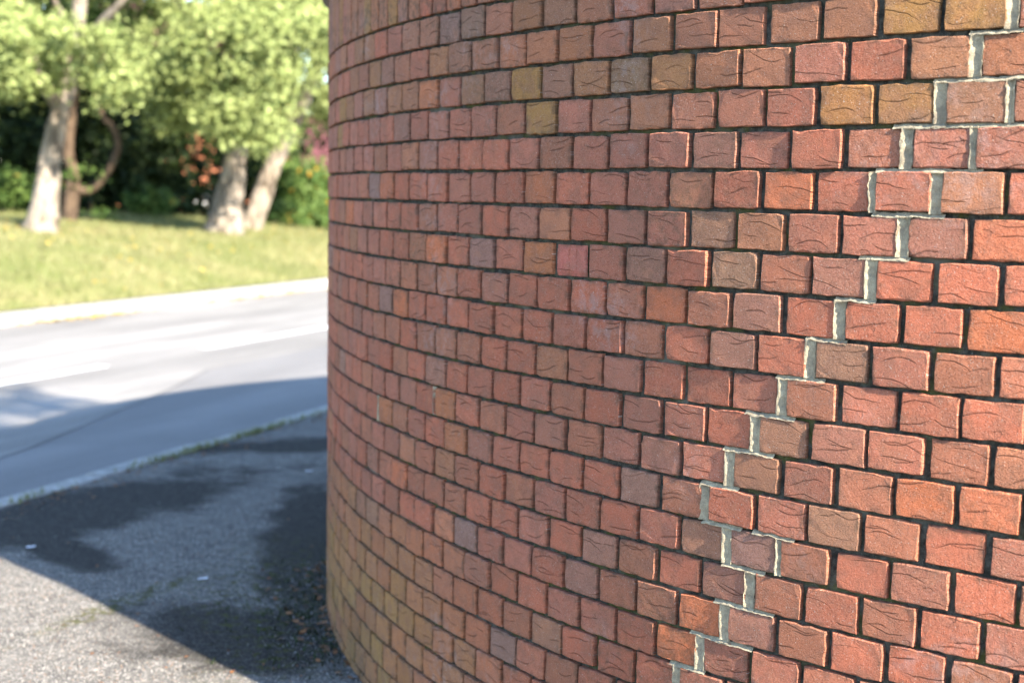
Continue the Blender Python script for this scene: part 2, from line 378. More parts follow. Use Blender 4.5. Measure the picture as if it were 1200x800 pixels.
# kerbs: one stone after another
def kerb_row(name, w0, w1, ztop, u0, u1, zbase):
    root = empty(name, uw((u0 + u1) / 2, w0, zbase)); root['kind'] = 'structure'
    L, g = 0.905, 0.010
    me = None; u = u0; i = 0
    hw = (w1 - w0); hh = ztop - zbase
    bm = bmesh.new(); bmesh.ops.create_cube(bm, size=1)
    bmesh.ops.scale(bm, vec=(L, hw, hh), verts=bm.verts)
    bmesh.ops.bevel(bm, geom=bm.edges[:], offset=0.012, segments=2, affect='EDGES', profile=0.6)
    me = bpy.data.meshes.new('kerb_stone'); bm.to_mesh(me); bm.free(); me.materials.append(M_KERB)
    while u < u1:
        o = link('kerb_stone', me, None, root)
        p = uw(u + L / 2, (w0 + w1) / 2 + rng.uniform(-.004, .004), (ztop + zbase) / 2 + rng.uniform(-.004, .003))
        o.location = p - root.location
        o.rotation_euler = (rng.uniform(-.01, .01), rng.uniform(-.004, .004), math.pi / 2 - AL + rng.uniform(-.006, .006))
        u += L + g
    return root
kerb_row('dropped_kerb', 4.19, 4.315, 0.006, 0.2, 22, -0.28)
kerb_row('far_kerb', 9.82, 9.945, 0.085, 3.0, 42, -0.28)
# narrow concrete margin behind the far kerb
slab('kerb_margin', 9.945, 10.12, 0.075, M_KERB, thick=0.35)

# grass bank
GU = np.linspace(-40, 110, 151); GW = np.concatenate([np.linspace(10.1, 18, 33), np.linspace(18.6, 90, 60)])
v = [uw(u, w, bank_z(w, u)) for u in GU for w in GW]; nw = len(GW)
f = [(i * nw + j, (i + 1) * nw + j, (i + 1) * nw + j + 1, i * nw + j + 1) for i in range(len(GU) - 1) for j in range(nw - 1)]
o = link('grass_bank', mesh('grass_bank', v, f, True), M_LAWN); o['kind'] = 'structure'

# grass blades on the bank (uncountable)
nr = np.random.default_rng(11)
def blades(n, fu, fw, hgt, wid, zfun):
    U = fu(n); Wd = fw(n)
    base = np.array([uw(a, b, zfun(b, a)) for a, b in zip(U, Wd)])
    ang = nr.uniform(0, 2 * np.pi, n); h = hgt * nr.uniform(0.5, 1.3, n)
    dx = np.stack([np.cos(ang), np.sin(ang), 0 * ang], -1) * (wid * nr.uniform(.6, 1.3, n))[:, None]
    lean = np.stack([nr.normal(0, .45, n), nr.normal(0, .45, n), np.ones(n)], -1) * h[:, None]
    return np.stack([base - dx, base + dx, base + lean + dx * .25, base + lean - dx * .25], 1)
Vb = blades(46000, lambda n: nr.uniform(8, 32, n), lambda n: 10.1 + 8.5 * nr.random(n) ** 1.2, 0.075, 0.008, bank_z)
o = link('bank_grass', quads_mesh('bank_grass', Vb), M_BLADE)
tag(o, 'short sunlit yellow-green grass covering the bank across the road', 'grass', kind='stuff')
# weeds and grass growing along the near kerb joint
def kerb_u(n): 
    c = nr.choice([6.1, 6.45, 6.6, 6.95, 7.15, 7.3, 7.6, 8.0, 5.15, 8.6, 6.3, 7.05], n)
    return c + nr.normal(0, .13, n)
Vk = blades(800, kerb_u, lambda n: nr.normal(4.195, .016, n), 0.034, 0.004, lambda w, u: -0.004)
o = link('kerb_weeds', quads_mesh('kerb_weeds', Vk), M_BLADE)
tag(o, 'thin line of green weeds growing in the near kerb joint', 'weeds', kind='stuff')

# ------------------------------------------------------------------ the curved wall
RAD = 3.745; CX, CY = 3.0871, 5.2929; TH0 = -0.7648 - math.pi / 2
CRS = 0.075; PIT = 0.1125; ZBED0 = CAM_H + 0.1249          # bed joint no. 0; course k hangs below bed k
BW, BH = 0.1015, 0.0678
def wall_pt(s, out=0.0, z=0.0):
    t = TH0 + s / RAD; r = RAD + out
    return Vector((CX + r * math.cos(t), CY + r * math.sin(t), z))
_S = np.linspace(-3.2, 1.2, 900)
def s_at(row, px):
    z = ZBED0 - CRS * (row + 0.5)
    best = []
    for s in _S:
        if s > -2.6: best.append(project(wall_pt(s, 0, z))[0])
    ss_ = _S[_S > -2.6]
    return float(np.interp(px, best, ss_))
# stepped crack with its pale repair mortar: course -> photo x of the open perpend
CRACK_PX = {-4: 1228, -3: 1190, -2: 1143, -1: 1107, 0: 1068, 1: 1100, 2: 1063, 3: 1021, 4: 989, 5: 955, 6: 922, 7: 892, 8: 862, 9: 837,
            10: 862, 11: 889, 12: 859, 13: 830, 14: 797, 15: 772, 16: 748, 17: 722, 18: 700, 19: 680, 20: 660}
OPEN = 0.009                                                   # how far the crack has opened
crack_j = {}
for row, px in CRACK_PX.items():
    par = 0.5 * (row % 2)
    crack_j[row] = int(round((s_at(row, px) - OPEN * 0.5) / PIT - par))
def joint_s(row, j):
    """arc position of the centre of perpend j in a course"""
    s = PIT * (j + 0.5 * (row % 2))
    if j > crack_j[row]: s += OPEN
    elif j == crack_j[row]: s += OPEN * 0.5
    return s
ROWS = range(-4, 21)

wall = empty('curved_brick_wall', (CX, CY, 0.0))
tag(wall, 'tall curved red brick wall of header bricks with a pale stepped crack', 'wall')
WL = wall.location

# core of mortar: outer face is the recessed joint, with an inner face and top
RECESS = 0.0115
NSEG = 420; TOPZ = 2.05; v = []; f = []
for i in range(NSEG):
    t = 2 * math.pi * i / NSEG
    for (r, z) in ((RAD - RECESS, -0.05), (RAD - RECESS, TOPZ), (RAD - 0.327, TOPZ), (RAD - 0.327, -0.05)):
        v.append((r * math.cos(t), r * math.sin(t), z))
for i in range(NSEG):
    a, b = 4 * i, 4 * ((i + 1) % NSEG)
    for q in range(3): f.append((a + q, b + q, b + q + 1, a + q + 1))
link('mortar', mesh('mortar', v, f), M_MORTAR, wall)
# concrete coping
v = []; f = []; n = 180; prof = ((RAD + 0.03, TOPZ + 0.002), (RAD + 0.03, TOPZ + 0.055), (RAD - 0.16, TOPZ + 0.085), (RAD - 0.36, TOPZ + 0.055), (RAD - 0.36, TOPZ + 0.002))
for i in range(n):
    t = 2 * math.pi * i / n
    for r, z in prof: v.append((r * math.cos(t), r * math.sin(t), z))
for i in range(n):
    a, b = 5 * i, 5 * ((i + 1) % n)
    for q in range(5): f.append((a + q, b + q, b + (q + 1) % 5, a + (q + 1) % 5))
link('coping', mesh('coping', v, f), M_COPING, wall)

def brick_mesh(name, bw, bh, depth, seed, nx=6, nz=4):
    """hand-made header: wavy arrises, worn corners; local x along the wall, z up, -y outwards"""
    r = random.Random(seed)
    hx, hz = bw / 2, bh / 2
    outer = []
    for i in range(nx): outer.append((-hx + bw * i / nx, -hz))
    for i in range(nz): outer.append((hx, -hz + bh * i / nz))
    for i in range(nx): outer.append((hx - bw * i / nx, hz))
    for i in range(nz): outer.append((-hx, hz - bh * i / nz))
    n = len(outer); corners = {0, nx, nx + nz, 2 * nx + nz}
    A, B, Cc = [], [], []
    for i, (x, z) in enumerate(outer):
        j = 0.0007; chip = r.random() < 0.10
        px_, pz_ = x + r.gauss(0, j), z + r.gauss(0, j)
        if i in corners:
            kx = r.uniform(0.0003, 0.0016); px_ -= math.copysign(kx, x); pz_ -= math.copysign(kx, z)
        ins = r.uniform(0.0011, 0.0023) + (r.uniform(0.001, 0.003) if chip else 0)
        dx = -math.copysign(ins, x) if abs(abs(x) - hx) < 1e-6 else 0
        dz = -math.copysign(ins, z) if abs(abs(z) - hz) < 1e-6 else 0
        A.append((px_ + dx, r.gauss(0, 0.00025), pz_ + dz))
        B.append((px_, 0.0018 + (0.0015 if chip else 0) + abs(r.gauss(0, .0004)), pz_))
        Cc.append((x * 0.985, depth, z * 0.985))
    V = A + B + Cc; F = [tuple(range(n))]
    for i in range(n):
        k2 = (i + 1) % n
        F.append((i, n + i, n + k2, k2)); F.append((n + i, 2 * n + i, 2 * n + k2, n + k2))
    return mesh(name, V, F)
VARIANTS = []
for i in range(36):
    me = brick_mesh('brick', BW + random.Random(i).uniform(-.0022, .0018), BH + random.Random(i + 99).uniform(-.0018, .0012), 0.045, 1000 + i)
    me.materials.append(M_BRICK); VARIANTS.append(me)

# colours of the clay, brick by brick
RED = (0.335, 0.118, 0.075); ROSE = (0.300, 0.135, 0.105); BROWN = (0.245, 0.125, 0.080); PLUM = (0.205, 0.128, 0.110)
ORANGE = (0.44, 0.150, 0.060); GREY = (0.205, 0.165, 0.145); TAN = (0.30, 0.165, 0.095); OCHRE = (0.37, 0.190, 0.050); OLIVE = (0.225, 0.140, 0.065)
def lerp(a, b, t): return tuple(x + (y - x) * t for x, y in zip(a, b))
SPECIAL = {}
def special(px, py, colr, amt=0.85): SPEC_PTS.append((px, py, colr, amt))
SPEC_PTS = []
for a in ((1068, 20, OCHRE), (1143, 18, OCHRE), (991, 124, OCHRE, .7), (1067, 124, OCHRE, .75), (1150, 124, OLIVE, .5), (608, 97, OCHRE), (625, 137, OCHRE), (734, 87, OLIVE, .7),
          (783, 86, OCHRE, .45), (403, 133, OCHRE), (399, 160, OCHRE), (620, 290, ORANGE, .95), (635, 302, ORANGE), (665, 302, (0.52, 0.15, 0.11), 1.0),
          (625, 215, ORANGE, .6), (540, 517, ORANGE), (455, 478, ORANGE, .9), (528, 474, ORANGE, .9), (525, 625, (0.55, 0.20, 0.10), .9), (893, 650, GREY, .55), (928, 512, TAN, .7),
          (862, 540, TAN, .7), (835, 635, TAN, .6), (985, 425, TAN, .7), (560, 294, GREY, .55), (445, 215, GREY, .6), (990, 613, TAN, .8), (850, 310, TAN, .9), (833, 268, TAN, .8),
          (575, 95, BROWN, .8), (535, 30, PLUM, .5), (520, 30, PLUM, .5), (565, 23, PLUM, .5), (642, 745, TAN, .7), (592, 740, GREY, .55), (540, 625, GREY, .55), (450, 335, GREY, .55)):
    special(*a)
def clay(row, s, r):
    z = ZBED0 - CRS * (row + .5)
    w = r.random()
    up = max(0.0, min(1.0, (z - 1.25) / 0.5))                       # upper courses are duller and pinker
    pal = [(RED, .40 - .22 * up), (ROSE, .22 + .20 * up), (BROWN, .17), (PLUM, .09 + .10 * up), (ORANGE, .03 - .02 * up), (TAN, .05), (GREY, .02)]
    tot = sum(p for _, p in pal); w *= tot
    for c, p in pal:
        w -= p
        if w <= 0: break
    c = lerp(c, lerp((0.315, 0.125, 0.085), ROSE, up), r.uniform(0.25, 0.75))
    if row >= 13:                                                    # algae-stained foot of the wall
        t = min(1, (row - 11) / 5) * r.uniform(.45, 1.0) * max(0.0, min(1.0, (-0.6 - s) / .8))
        c = lerp(c, (0.27, 0.185, 0.070), t)
    if row <= -2: c = lerp(c, OLIVE, r.random() ** 2 * .7)
    m = r.uniform(.88, 1.12)
    return tuple(min(1, x * m * g) for x, g in zip(c, (1.36, 1.08, .89)))

# lay out every header of the ring, then rank those the camera sees by their size in the picture
rb = random.Random(77)
HALF = int(math.pi * RAD / PIT)
cells = []
for row in ROWS:
    zc = ZBED0 - CRS * (row + .5)
    for j in range(-HALF, HALF):
        s0, s1 = joint_s(row, j), joint_s(row, j + 1)
        if j == crack_j[row]: s0 += OPEN * .5
        if j + 1 == crack_j[row]: s1 -= OPEN * .5
        s = (s0 + s1) / 2; c = wall_pt(s, 0, zc)
        nrm = Vector((math.cos(TH0 + s / RAD), math.sin(TH0 + s / RAD), 0))
        px_, py_, d = project(c)
        vis = 0
        if d > .2 and -40 < px_ < 1240 and -40 < py_ < 840:
            view = Vector((0, 0, CAM_H)) - c; cosv = nrm.dot(view.normalized())
            if cosv > 0.0: vis = cosv / (d * d)
        inside = 0 < px_ < 1200 and 0 < py_ < 800
        cells.append(dict(row=row, j=j, s=s, z=zc, px=px_, py=py_, vis=vis if inside else vis * .3, col=clay(row, s, rb),
                          out=rb.gauss(0, .0011), dz=rb.gauss(0, .0009), ds=rb.gauss(0, .0011), tilt=rb.gauss(0, .006), yaw=rb.gauss(0, .010), var=rb.randrange(36)))
for (px_, py_, colr, amt) in SPEC_PTS:
    c = min((q for q in cells if q['vis'] > 0), key=lambda q: (q['px'] - px_) ** 2 + (q['py'] - py_) ** 2)
    c['col'] = lerp(c['col'], colr, amt)
cells.sort(key=lambda q: -q['vis'])
NEAR, REST = cells[:300], cells[300:]
def brick_matrix(q):
    s = q['s'] + q['ds']; t = TH0 + s / RAD
    p = wall_pt(s, q['out'], q['z'] + q['dz'])
    return Matrix.Translation(p - WL) @ Matrix.Rotation(t + math.pi / 2 + q['yaw'], 4, 'Z') @ Matrix.Rotation(q['tilt'], 4, 'Y')
scored = min((q for q in NEAR), key=lambda q: (q['px'] - 665) ** 2 + (q['py'] - 302) ** 2)
scored['out'] = -.0045
def scored_mesh():
    xs, zs = [], []; V, F = [], []
    prof = [(-.050, .004), (-.047, .0), (-.032, -.0004), (-.029, .0016), (-.026, -.0003), (-.010, .0), (-.007, .0018), (-.004, -.0002), (.014, .0002), (.017, .0016), (.020, -.0003), (.047, .0), (.050, .004)]
    rr = random.Random(3)
    nz_ = 6
    for i, (x, y) in enumerate(prof):
        for j in range(nz_ + 1):
            e = .004 if j in (0, nz_) else 0
            V.append((x + rr.gauss(0, .0006), max(y, e) + rr.gauss(0, .0003), -.033 + .066 * j / nz_))
    for i in range(len(prof) - 1):
        for j in range(nz_):
            a = i * (nz_ + 1) + j; F.append((a, a + nz_ + 1, a + nz_ + 2, a + 1))
    me = mesh('brick', V, F); me.materials.append(M_BRICK); return me
for q in NEAR:
    o = link('brick', scored_mesh() if q is scored else VARIANTS[q['var']], None, wall)
    if q is scored: o['label'] = 'raw pinkish brick that has lost its face, with vertical scores'
    o.matrix_local = brick_matrix(q); o.color = (*q['col'], 1.0)
# all other headers: real bricks, too many to keep one by one
def merge_bricks(name, items, variants):
    cache = []
    for me in variants:
        co = np.array([v_.co[:] for v_ in me.vertices]); cache.append((co, [tuple(p.vertices) for p in me.polygons]))
    VV, FF, LL, CC = [], [], [], []; base = 0
    for q in items:
        co, fc = cache[q['var'] % len(cache)]
        m = np.array(brick_matrix(q))
        VV.append(co @ m[:3, :3].T + m[:3, 3])
        FF += [tuple(base + i for i in p) for p in fc]
        rnd = ((q['row'] * 131 + q['j'] * 17) % 997) / 997
        L = co.copy(); L[:, 1] = rnd; LL.append(L); CC.append(np.tile((*q['col'], 1.0), (len(co), 1))); base += len(co)
    VV = np.concatenate(VV); me = mesh(name, VV.tolist(), FF)
    a = me.attributes.new('local', 'FLOAT_VECTOR', 'POINT'); a.data.foreach_set('vector', np.concatenate(LL).astype(np.float32).ravel())
    a = me.attributes.new('tint', 'FLOAT_COLOR', 'POINT'); a.data.foreach_set('color', np.concatenate(CC).astype(np.float32).ravel())
    return me
FARV = [brick_mesh('brick', BW + .0008, BH, 0.03, 500 + i, 3, 2) for i in range(16)]
o = link('brick_courses', merge_bricks('brick_courses', REST, FARV), M_BRICK_FAR, wall); o['kind'] = 'stuff'

# soldier course on top of the headers
SOLD = []
SP = 0.075; zs = ZBED0 + CRS * 4 + 0.1075 + 0.0015
for j in range(int(-math.pi * RAD / SP), int(math.pi * RAD / SP)):
    s = j * SP; c = wall_pt(s, 0, zs); px_, py_, d = project(c)
    nrm = Vector((math.cos(TH0 + s / RAD), math.sin(TH0 + s / RAD), 0)); cosv = nrm.dot((Vector((0, 0, CAM_H)) - c).normalized())
    top = project(wall_pt(s, 0, zs - .1))
    seen = d > .2 and cosv > 0 and 370 < top[0] < 1210 and -10 < top[1] < 800
    col = clay(-4, s, rb)
    if rb.random() < .12: col = lerp(col, OCHRE, .6)
    SOLD.append(dict(row=-5, j=j, s=s, z=zs, col=col, out=rb.gauss(0, .001), dz=0, ds=rb.gauss(0, .0008), tilt=0, yaw=rb.gauss(0, .006), var=j % 8, vis=seen))
SV = [brick_mesh('soldier_brick', 0.0655, 0.212, 0.04, 700 + i, 4, 8) for i in range(8)]
for me in SV: me.materials.append(M_BRICK)
for q in SOLD:
    if q['vis']:
        o = link('soldier_brick', SV[q['var']], None, wall); o.matrix_local = brick_matrix(q); o.color = (*q['col'], 1.0)
SV2 = [brick_mesh('soldier_brick', 0.0655, 0.212, 0.03, 720 + i, 2, 3) for i in range(8)]
o = link('soldier_course', merge_bricks('soldier_course', [q for q in SOLD if not q['vis']], SV2), M_BRICK_FAR, wall); o['kind'] = 'stuff'

# pale repair mortar along the crack: sloping fillets that lap up against the bricks
PV, PF = [], []
rp = random.Random(21)
def fillet(pts_fn, n, prof):
    """pts_fn(t, a, out) -> point; prof: list of (across, out)"""
    base = len(PV); m = len(prof); jit = wob = 0.0
    for i in range(n + 1):
        jit = jit * .6 + rp.gauss(0, .0009); wob = wob * .7 + rp.gauss(0, .0011)
        for kx, (a, out) in enumerate(prof):
            first = kx == 0
            PV.append(pts_fn(i / n, a + (wob * .6 + rp.gauss(0, .0004) if kx < 2 else wob * .6 + rp.gauss(0, .0006)), out + (jit + rp.gauss(0, .0004) if 0 < kx < m - 2 else 0)) - WL)
    for i in range(n):
        for kx in range(m - 1):
            a = base + i * m + kx; PF.append((a, a + 1, a + m + 1, a + m))
def pale_perp(row, j, width):
    s = joint_s(row, j); zt = ZBED0 - CRS * row - .002; zb = zt - CRS + .004; h = width / 2
    prof = [(-h - .0018, .0006), (-h + .0003, .0002), (-h + width * .20, -.0020), (-h + width * .42, -.0046), (-h + width * .62, -.0050), (h - .0040, -.0042), (h - .0026, -.0026), (h + .0002, -.0014), (h + .0004, -.0050)]
    fillet(lambda t, a, out: wall_pt(s + a, out, zb + (zt - zb) * t), 12, prof)
def pale_bed(bed, s0, s1, th=0.0074):
    z = ZBED0 - CRS * bed; h = th / 2; n = max(4, int((s1 - s0) / .006))
    prof = [(-h - .0012, .0004), (-h + .0004, -.0003), (-h + th * .30, -.0026), (-h + th * .6, -.0050), (h - .0006, -.0056), (h - .0005, -.0118)]
    fillet(lambda t, a, out: wall_pt(s0 + (s1 - s0) * t, out, z + a), n, prof)
rows = list(ROWS)
for row in rows:
    pale_perp(row, crack_j[row], OPEN + PIT - BW)
    if row + 1 in crack_j:
        a, b = joint_s(row, crack_j[row]), joint_s(row + 1, crack_j[row + 1])
        lo, hi = min(a, b), max(a, b)
        pale_bed(row + 1, lo - rp.uniform(.006, .03), hi + rp.uniform(.006, .035))
# extra repointed joints beside the crack
def near_joint(row, px):
    s = s_at(row, px); return min(range(-30, 30), key=lambda j: abs(joint_s(row, j) - s))
for row, px in ((1, 1024), (0, 1147), (-1, 1190), (10, 925)):
    j = near_joint(row, px)
    if j != crack_j[row]: pale_perp(row, j, PIT - BW + .001)
for px_, py_ in ((442, 472), (517, 470)):
    c_ = min((q for q in cells if q['vis'] > 0), key=lambda q: (q['px'] - px_) ** 2 + (q['py'] - py_) ** 2)
    pale_perp(c_['row'], near_joint(c_['row'], px_), PIT - BW + .001)
for bed, x0, x1 in ((1, 1024, 1150), (2, 1020, 1075), (-1, 1140, 1215), (0, 1068, 1215), (3, 1020, 1060), (10, 880, 930), (12, 862, 905), (8, 862, 905), (13, 830, 880)):
    pale_bed(bed, s_at(bed, x0), s_at(bed, x1))
o = link('repointed_mortar', mesh('repointed_mortar', PV, PF, True), M_PALE, wall); o['label'] = 'pale cream repair mortar filling the stepped crack'

# grit and dead leaves gathered at the foot of the wall and over the footway (uncountable)
def flakes(n, pos_fn, size, lift=.003, curl=.5):
    P = np.array([pos_fn(i) for i in range(n)]); a = nr.uniform(0, 2 * np.pi, n); sz = size * nr.uniform(.4, 1.5, n)
    e1 = np.stack([np.cos(a), np.sin(a), nr.normal(0, curl * .5, n)], -1) * sz[:, None]
    e2 = np.stack([-np.sin(a), np.cos(a), nr.normal(0, curl * .5, n)], -1) * (sz * .6)[:, None]
    P[:, 2] += lift + sz * .3
    return np.stack([P - e1, P - e2 * .9, P + e1, P + e2], 1)
def foot(i):
    s = nr.uniform(-3.0, .2); o_ = abs(nr.normal(0, .09)) + .004
    return wall_pt(s, o_, 0)
def over(i):
    while True:
        p = ground_at(nr.uniform(-60, 470), nr.uniform(490, 830), 0)
        if math.hypot(p.x - CX, p.y - CY) > RAD + .01 and p.y * SA - p.x * CA < 4.18: return p
def by_kerb(i): return uw(nr.uniform(4.2, 9), 4.17 - abs(nr.normal(0, .10)), 0)
o = link('wall_foot_grit', quads_mesh('wall_foot_grit', flakes(2600, foot, .0036)), M_CHIP)
tag(o, 'loose grey grit collected along the foot of the curved wall', 'grit', kind='stuff')
Vd = np.concatenate([flakes(260, foot, .013), flakes(150, over, .006), flakes(330, by_kerb, .011)])
o = link('leaf_litter', quads_mesh('leaf_litter', Vd), M_DEAD)
tag(o, 'scraps of brown and orange dead leaf strewn over the footway', 'leaf litter', kind='stuff')
o = link('pale_debris', quads_mesh('pale_debris', np.concatenate([flakes(120, over, .006), flakes(60, by_kerb, .006)])), M_CHIP)
tag(o, 'tiny pale stone chips scattered over the dark footway', 'chips', kind='stuff')
# a few larger pale scraps of paper on the footway
M_PAPER = mat_simple('paper', RGB(0.55, 0.56, 0.58), RGB(0.7, 0.7, 0.7), 30, bump=.0005)
for px_, py_, lab in ((238, 678, 'pale scrap of paper lying beside the mossy crack in the footway'), (362, 552, 'pale scrap of paper lying near the curved wall, farthest along the footway'), (36, 641, 'pale scrap lying at the left edge of the dark damp stain')):
    p = ground_at(px_, py_, .004); v = []; f = []
    for i in range(5):
        for j in range(4): v.append(((i - 2) * .009 + rng.gauss(0, .0012), (j - 1.5) * .007 + rng.gauss(0, .001), .002 + abs(rng.gauss(0, .002))))
    f = [(i * 4 + j, i * 4 + j + 4, i * 4 + j + 5, i * 4 + j + 1) for i in range(4) for j in range(3)]
    o = link('paper_scrap', mesh('paper_scrap', v, f), M_PAPER); o.location = p; o.rotation_euler.z = rng.uniform(0, 3)
    tag(o, lab, 'litter', 'paper scraps on the footway')
# moss and weeds by the wall
def foot_w(n):
    out = []
    for i in range(n):
        s = nr.choice([-2.75, -2.5, -2.2, -1.95, -2.35]) + nr.normal(0, .12); p = wall_pt(s, .01 + abs(nr.normal(0, .13)), 0); out.append(p)
    return np.array(out)
nb_ = 380; base = foot_w(nb_); ang = nr.uniform(0, 6.28, nb_); hh = .012 * nr.uniform(.4, 1.8, nb_)
dx = np.stack([np.cos(ang), np.sin(ang), 0 * ang], -1) * .003; ln = np.stack([nr.normal(0, .8, nb_), nr.normal(0, .8, nb_), np.ones(nb_)], -1) * hh[:, None]
o = link('foot_moss', quads_mesh('foot_moss', np.stack([base - dx, base + dx, base + ln + dx * .3, base + ln - dx * .3], 1)), M_LEAF_D)
tag(o, 'dark green moss and weeds at the foot of the curved wall', 'moss', kind='stuff')

# ------------------------------------------------------------------ trees
def tube(path, radii, seg=12, rough=0.0, r=None, close=True):
    """swept tube along a list of points"""
    pts = [Vector(p) for p in path]; V, F = [], []
    up = Vector((0.3, 1, 0.1)).normalized()
    for i, p in enumerate(pts):
        t = (pts[min(i + 1, len(pts) - 1)] - pts[max(i - 1, 0)]).normalized()
        a = t.cross(up).normalized(); b = t.cross(a).normalized()
        for k in range(seg):
            an = 2 * math.pi * k / seg
            rr = radii[i] * (1 + (r.gauss(0, rough) if r else 0) + rough * math.sin(an * 3 + i * .6))
            V.append(p + a * (rr * math.cos(an)) + b * (rr * math.sin(an)))
    for i in range(len(pts) - 1):
        for k in range(seg):
            q = (k + 1) % seg; F.append((i * seg + k, i * seg + q, (i + 1) * seg + q, (i + 1) * seg + k))
    if close: F.append(tuple(range(seg - 1, -1, -1))); F.append(tuple((len(pts) - 1) * seg + k for k in range(seg)))
    return V, F
def spline(pts, n):
    P = [Vector(p) for p in pts]; out = []
    for i in range(len(P) - 1):
        p0, p1, p2, p3 = P[max(i - 1, 0)], P[i], P[i + 1], P[min(i + 2, len(P) - 1)]
        for k in range(n):
            t = k / n
            out.append(0.5 * ((2 * p1) + (p2 - p0) * t + (2 * p0 - 5 * p1 + 4 * p2 - p3) * t * t + (3 * p1 - p0 - 3 * p2 + p3) * t ** 3))
    out.append(P[-1]); return out
def trunk_mesh(name, limbs, r, seg=14):
    V, F = [], []
    for pts, r0, r1, flare in limbs:
        P = spline(pts, 6); n = len(P)
        rad = [r0 + (r1 - r0) * i / (n - 1) + (flare * math.exp(-i / (n * .10)) if flare else 0) for i in range(n)]
        v_, f_ = tube(P, rad, seg, 0.05, r); b = len(V); V += v_; F += [tuple(x + b for x in q) for q in f_]
    return mesh(name, V, F, True)
def leaf_cloud(lobes, n, size, seed, shell=0.55, clump=(26, 0.30)):
    """leaf-sized faces gathered in clumps through a set of ellipsoid lobes [(centre, (rx, ry, rz), weight)]"""
    g = np.random.default_rng(seed); wts = np.array([l[2] for l in lobes]); wts = wts / wts.sum()
    per, spread = clump; nc = max(1, n // per)
    idx = g.choice(len(lobes), nc, p=wts)
    d = g.normal(size=(nc, 3)); d /= np.linalg.norm(d, axis=1)[:, None]
    rad = shell + (1 - shell) * g.random(nc) ** .7
    cen = np.array([tuple(lobes[i][0]) for i in idx]) + d * rad[:, None] * np.array([lobes[i][1] for i in idx])
    csz = spread * g.uniform(.5, 1.5, nc)
    cc = np.repeat(cen, per, 0); cs = np.repeat(csz, per)
    P = cc + g.normal(size=(nc * per, 3)) * cs[:, None] * .55 * np.array([1, 1, .8])
    m = len(P)
    nrm = g.normal(size=(m, 3)) * .8 + np.array([.25, -.35, .35]) + np.repeat(d, per, 0) * .7; nrm /= np.linalg.norm(nrm, axis=1)[:, None]
    a = np.cross(nrm, g.normal(size=(m, 3))); a /= np.linalg.norm(a, axis=1)[:, None]; b = np.cross(nrm, a)
    s = size * g.uniform(.6, 1.35, m)
    a = a * s[:, None]; b = b * (s * .55)[:, None]; fold = nrm * (s * .18)[:, None]
    return np.stack([P - a, P + b + fold, P + a * 1.05, P - b + fold], 1)
def tree(name, label, limbs, lobes, nleaf, leaf_m, size, seed, bark=None, group=None, base=None, clump=(26, .3), cat='tree', shell=.55):
    r = random.Random(seed); root = empty(name, base if base is not None else limbs[0][0][0])
    b = Vector(root.location)
    if limbs:
        me = trunk_mesh('trunk', [([Vector(p) - b for p in L[0]], *L[1:]) for L in limbs], r); link('trunk', me, bark or M_BARK, root)
    Q = leaf_cloud(lobes, nleaf, size, seed, shell, clump) - np.array(b)
    link('crown', quads_mesh('crown', Q), leaf_m, root)
    tag(root, label, cat, group); return root
def P_(px, py, y): return at_depth(px, py, y)
def on_bank(px, y, guess=None):
    """point where the bank stands under the direction of photo column px at distance y"""
    x = ray(px, 270).x / ray(px, 270).y * y
    for _ in range(3):
        w = y * SA - x * CA; u = x * SA + y * CA
    return Vector((x, y, bank_z(w, u)))
def lobe(px, py, y, rx, ry, rz, wt=None): return (P_(px, py, y), (rx, ry, rz), wt if wt else rx * rz)
# left tree: pale trunk leaning right, forking under the crown
y1 = 21.6; b1 = on_bank(47, y1) - Vector((0, 0, .05))
tree('left_bank_tree', 'pale-trunked tree on the left of the grass bank, forking under its crown',
     [([b1, P_(55, 215, y1), P_(66, 150, y1), P_(80, 95, y1), P_(90, 40, y1), P_(95, -60, y1), P_(92, -200, y1)], .165, .08, .14),
      ([P_(72, 128, y1), P_(52, 100, y1 + .2), P_(34, 60, y1 + .5), P_(10, 0, y1 + .8), P_(-25, -110, y1 + .8)], .11, .035, 0),
      ([P_(84, 75, y1), P_(112, 35, y1 - .4), P_(150, -10, y1 - .8), P_(180, -90, y1 - .8)], .09, .03, 0),
      ([P_(88, 50, y1), P_(70, 15, y1 - .6), P_(45, -40, y1 - 1.0)], .07, .025, 0)],
     [lobe(20, 62, y1 - 1.2, .85, .9, .55), lobe(75, 50, y1 - 1.4, .75, .9, .40), lobe(128, 62, y1 - 1.2, .55, .8, .55), lobe(-40, 40, y1 - .6, 1.0, 1.0, .9), lobe(135, 105, y1 - .9, .28, .4, .3, .15), lobe(25, 100, y1 - 1.0, .4, .5, .2, .12),
      lobe(60, -70, y1 + .6, 1.6, 1.6, .8, .9), lobe(80, -150, y1, 2.1, 2.2, 1.3, 2.0), lobe(70, -300, y1, 1.6, 1.7, 1.2, 1.2)],
     30000, M_LEAF, .046, 31, shell=.6, clump=(90, .27), group='trees on the grass bank')
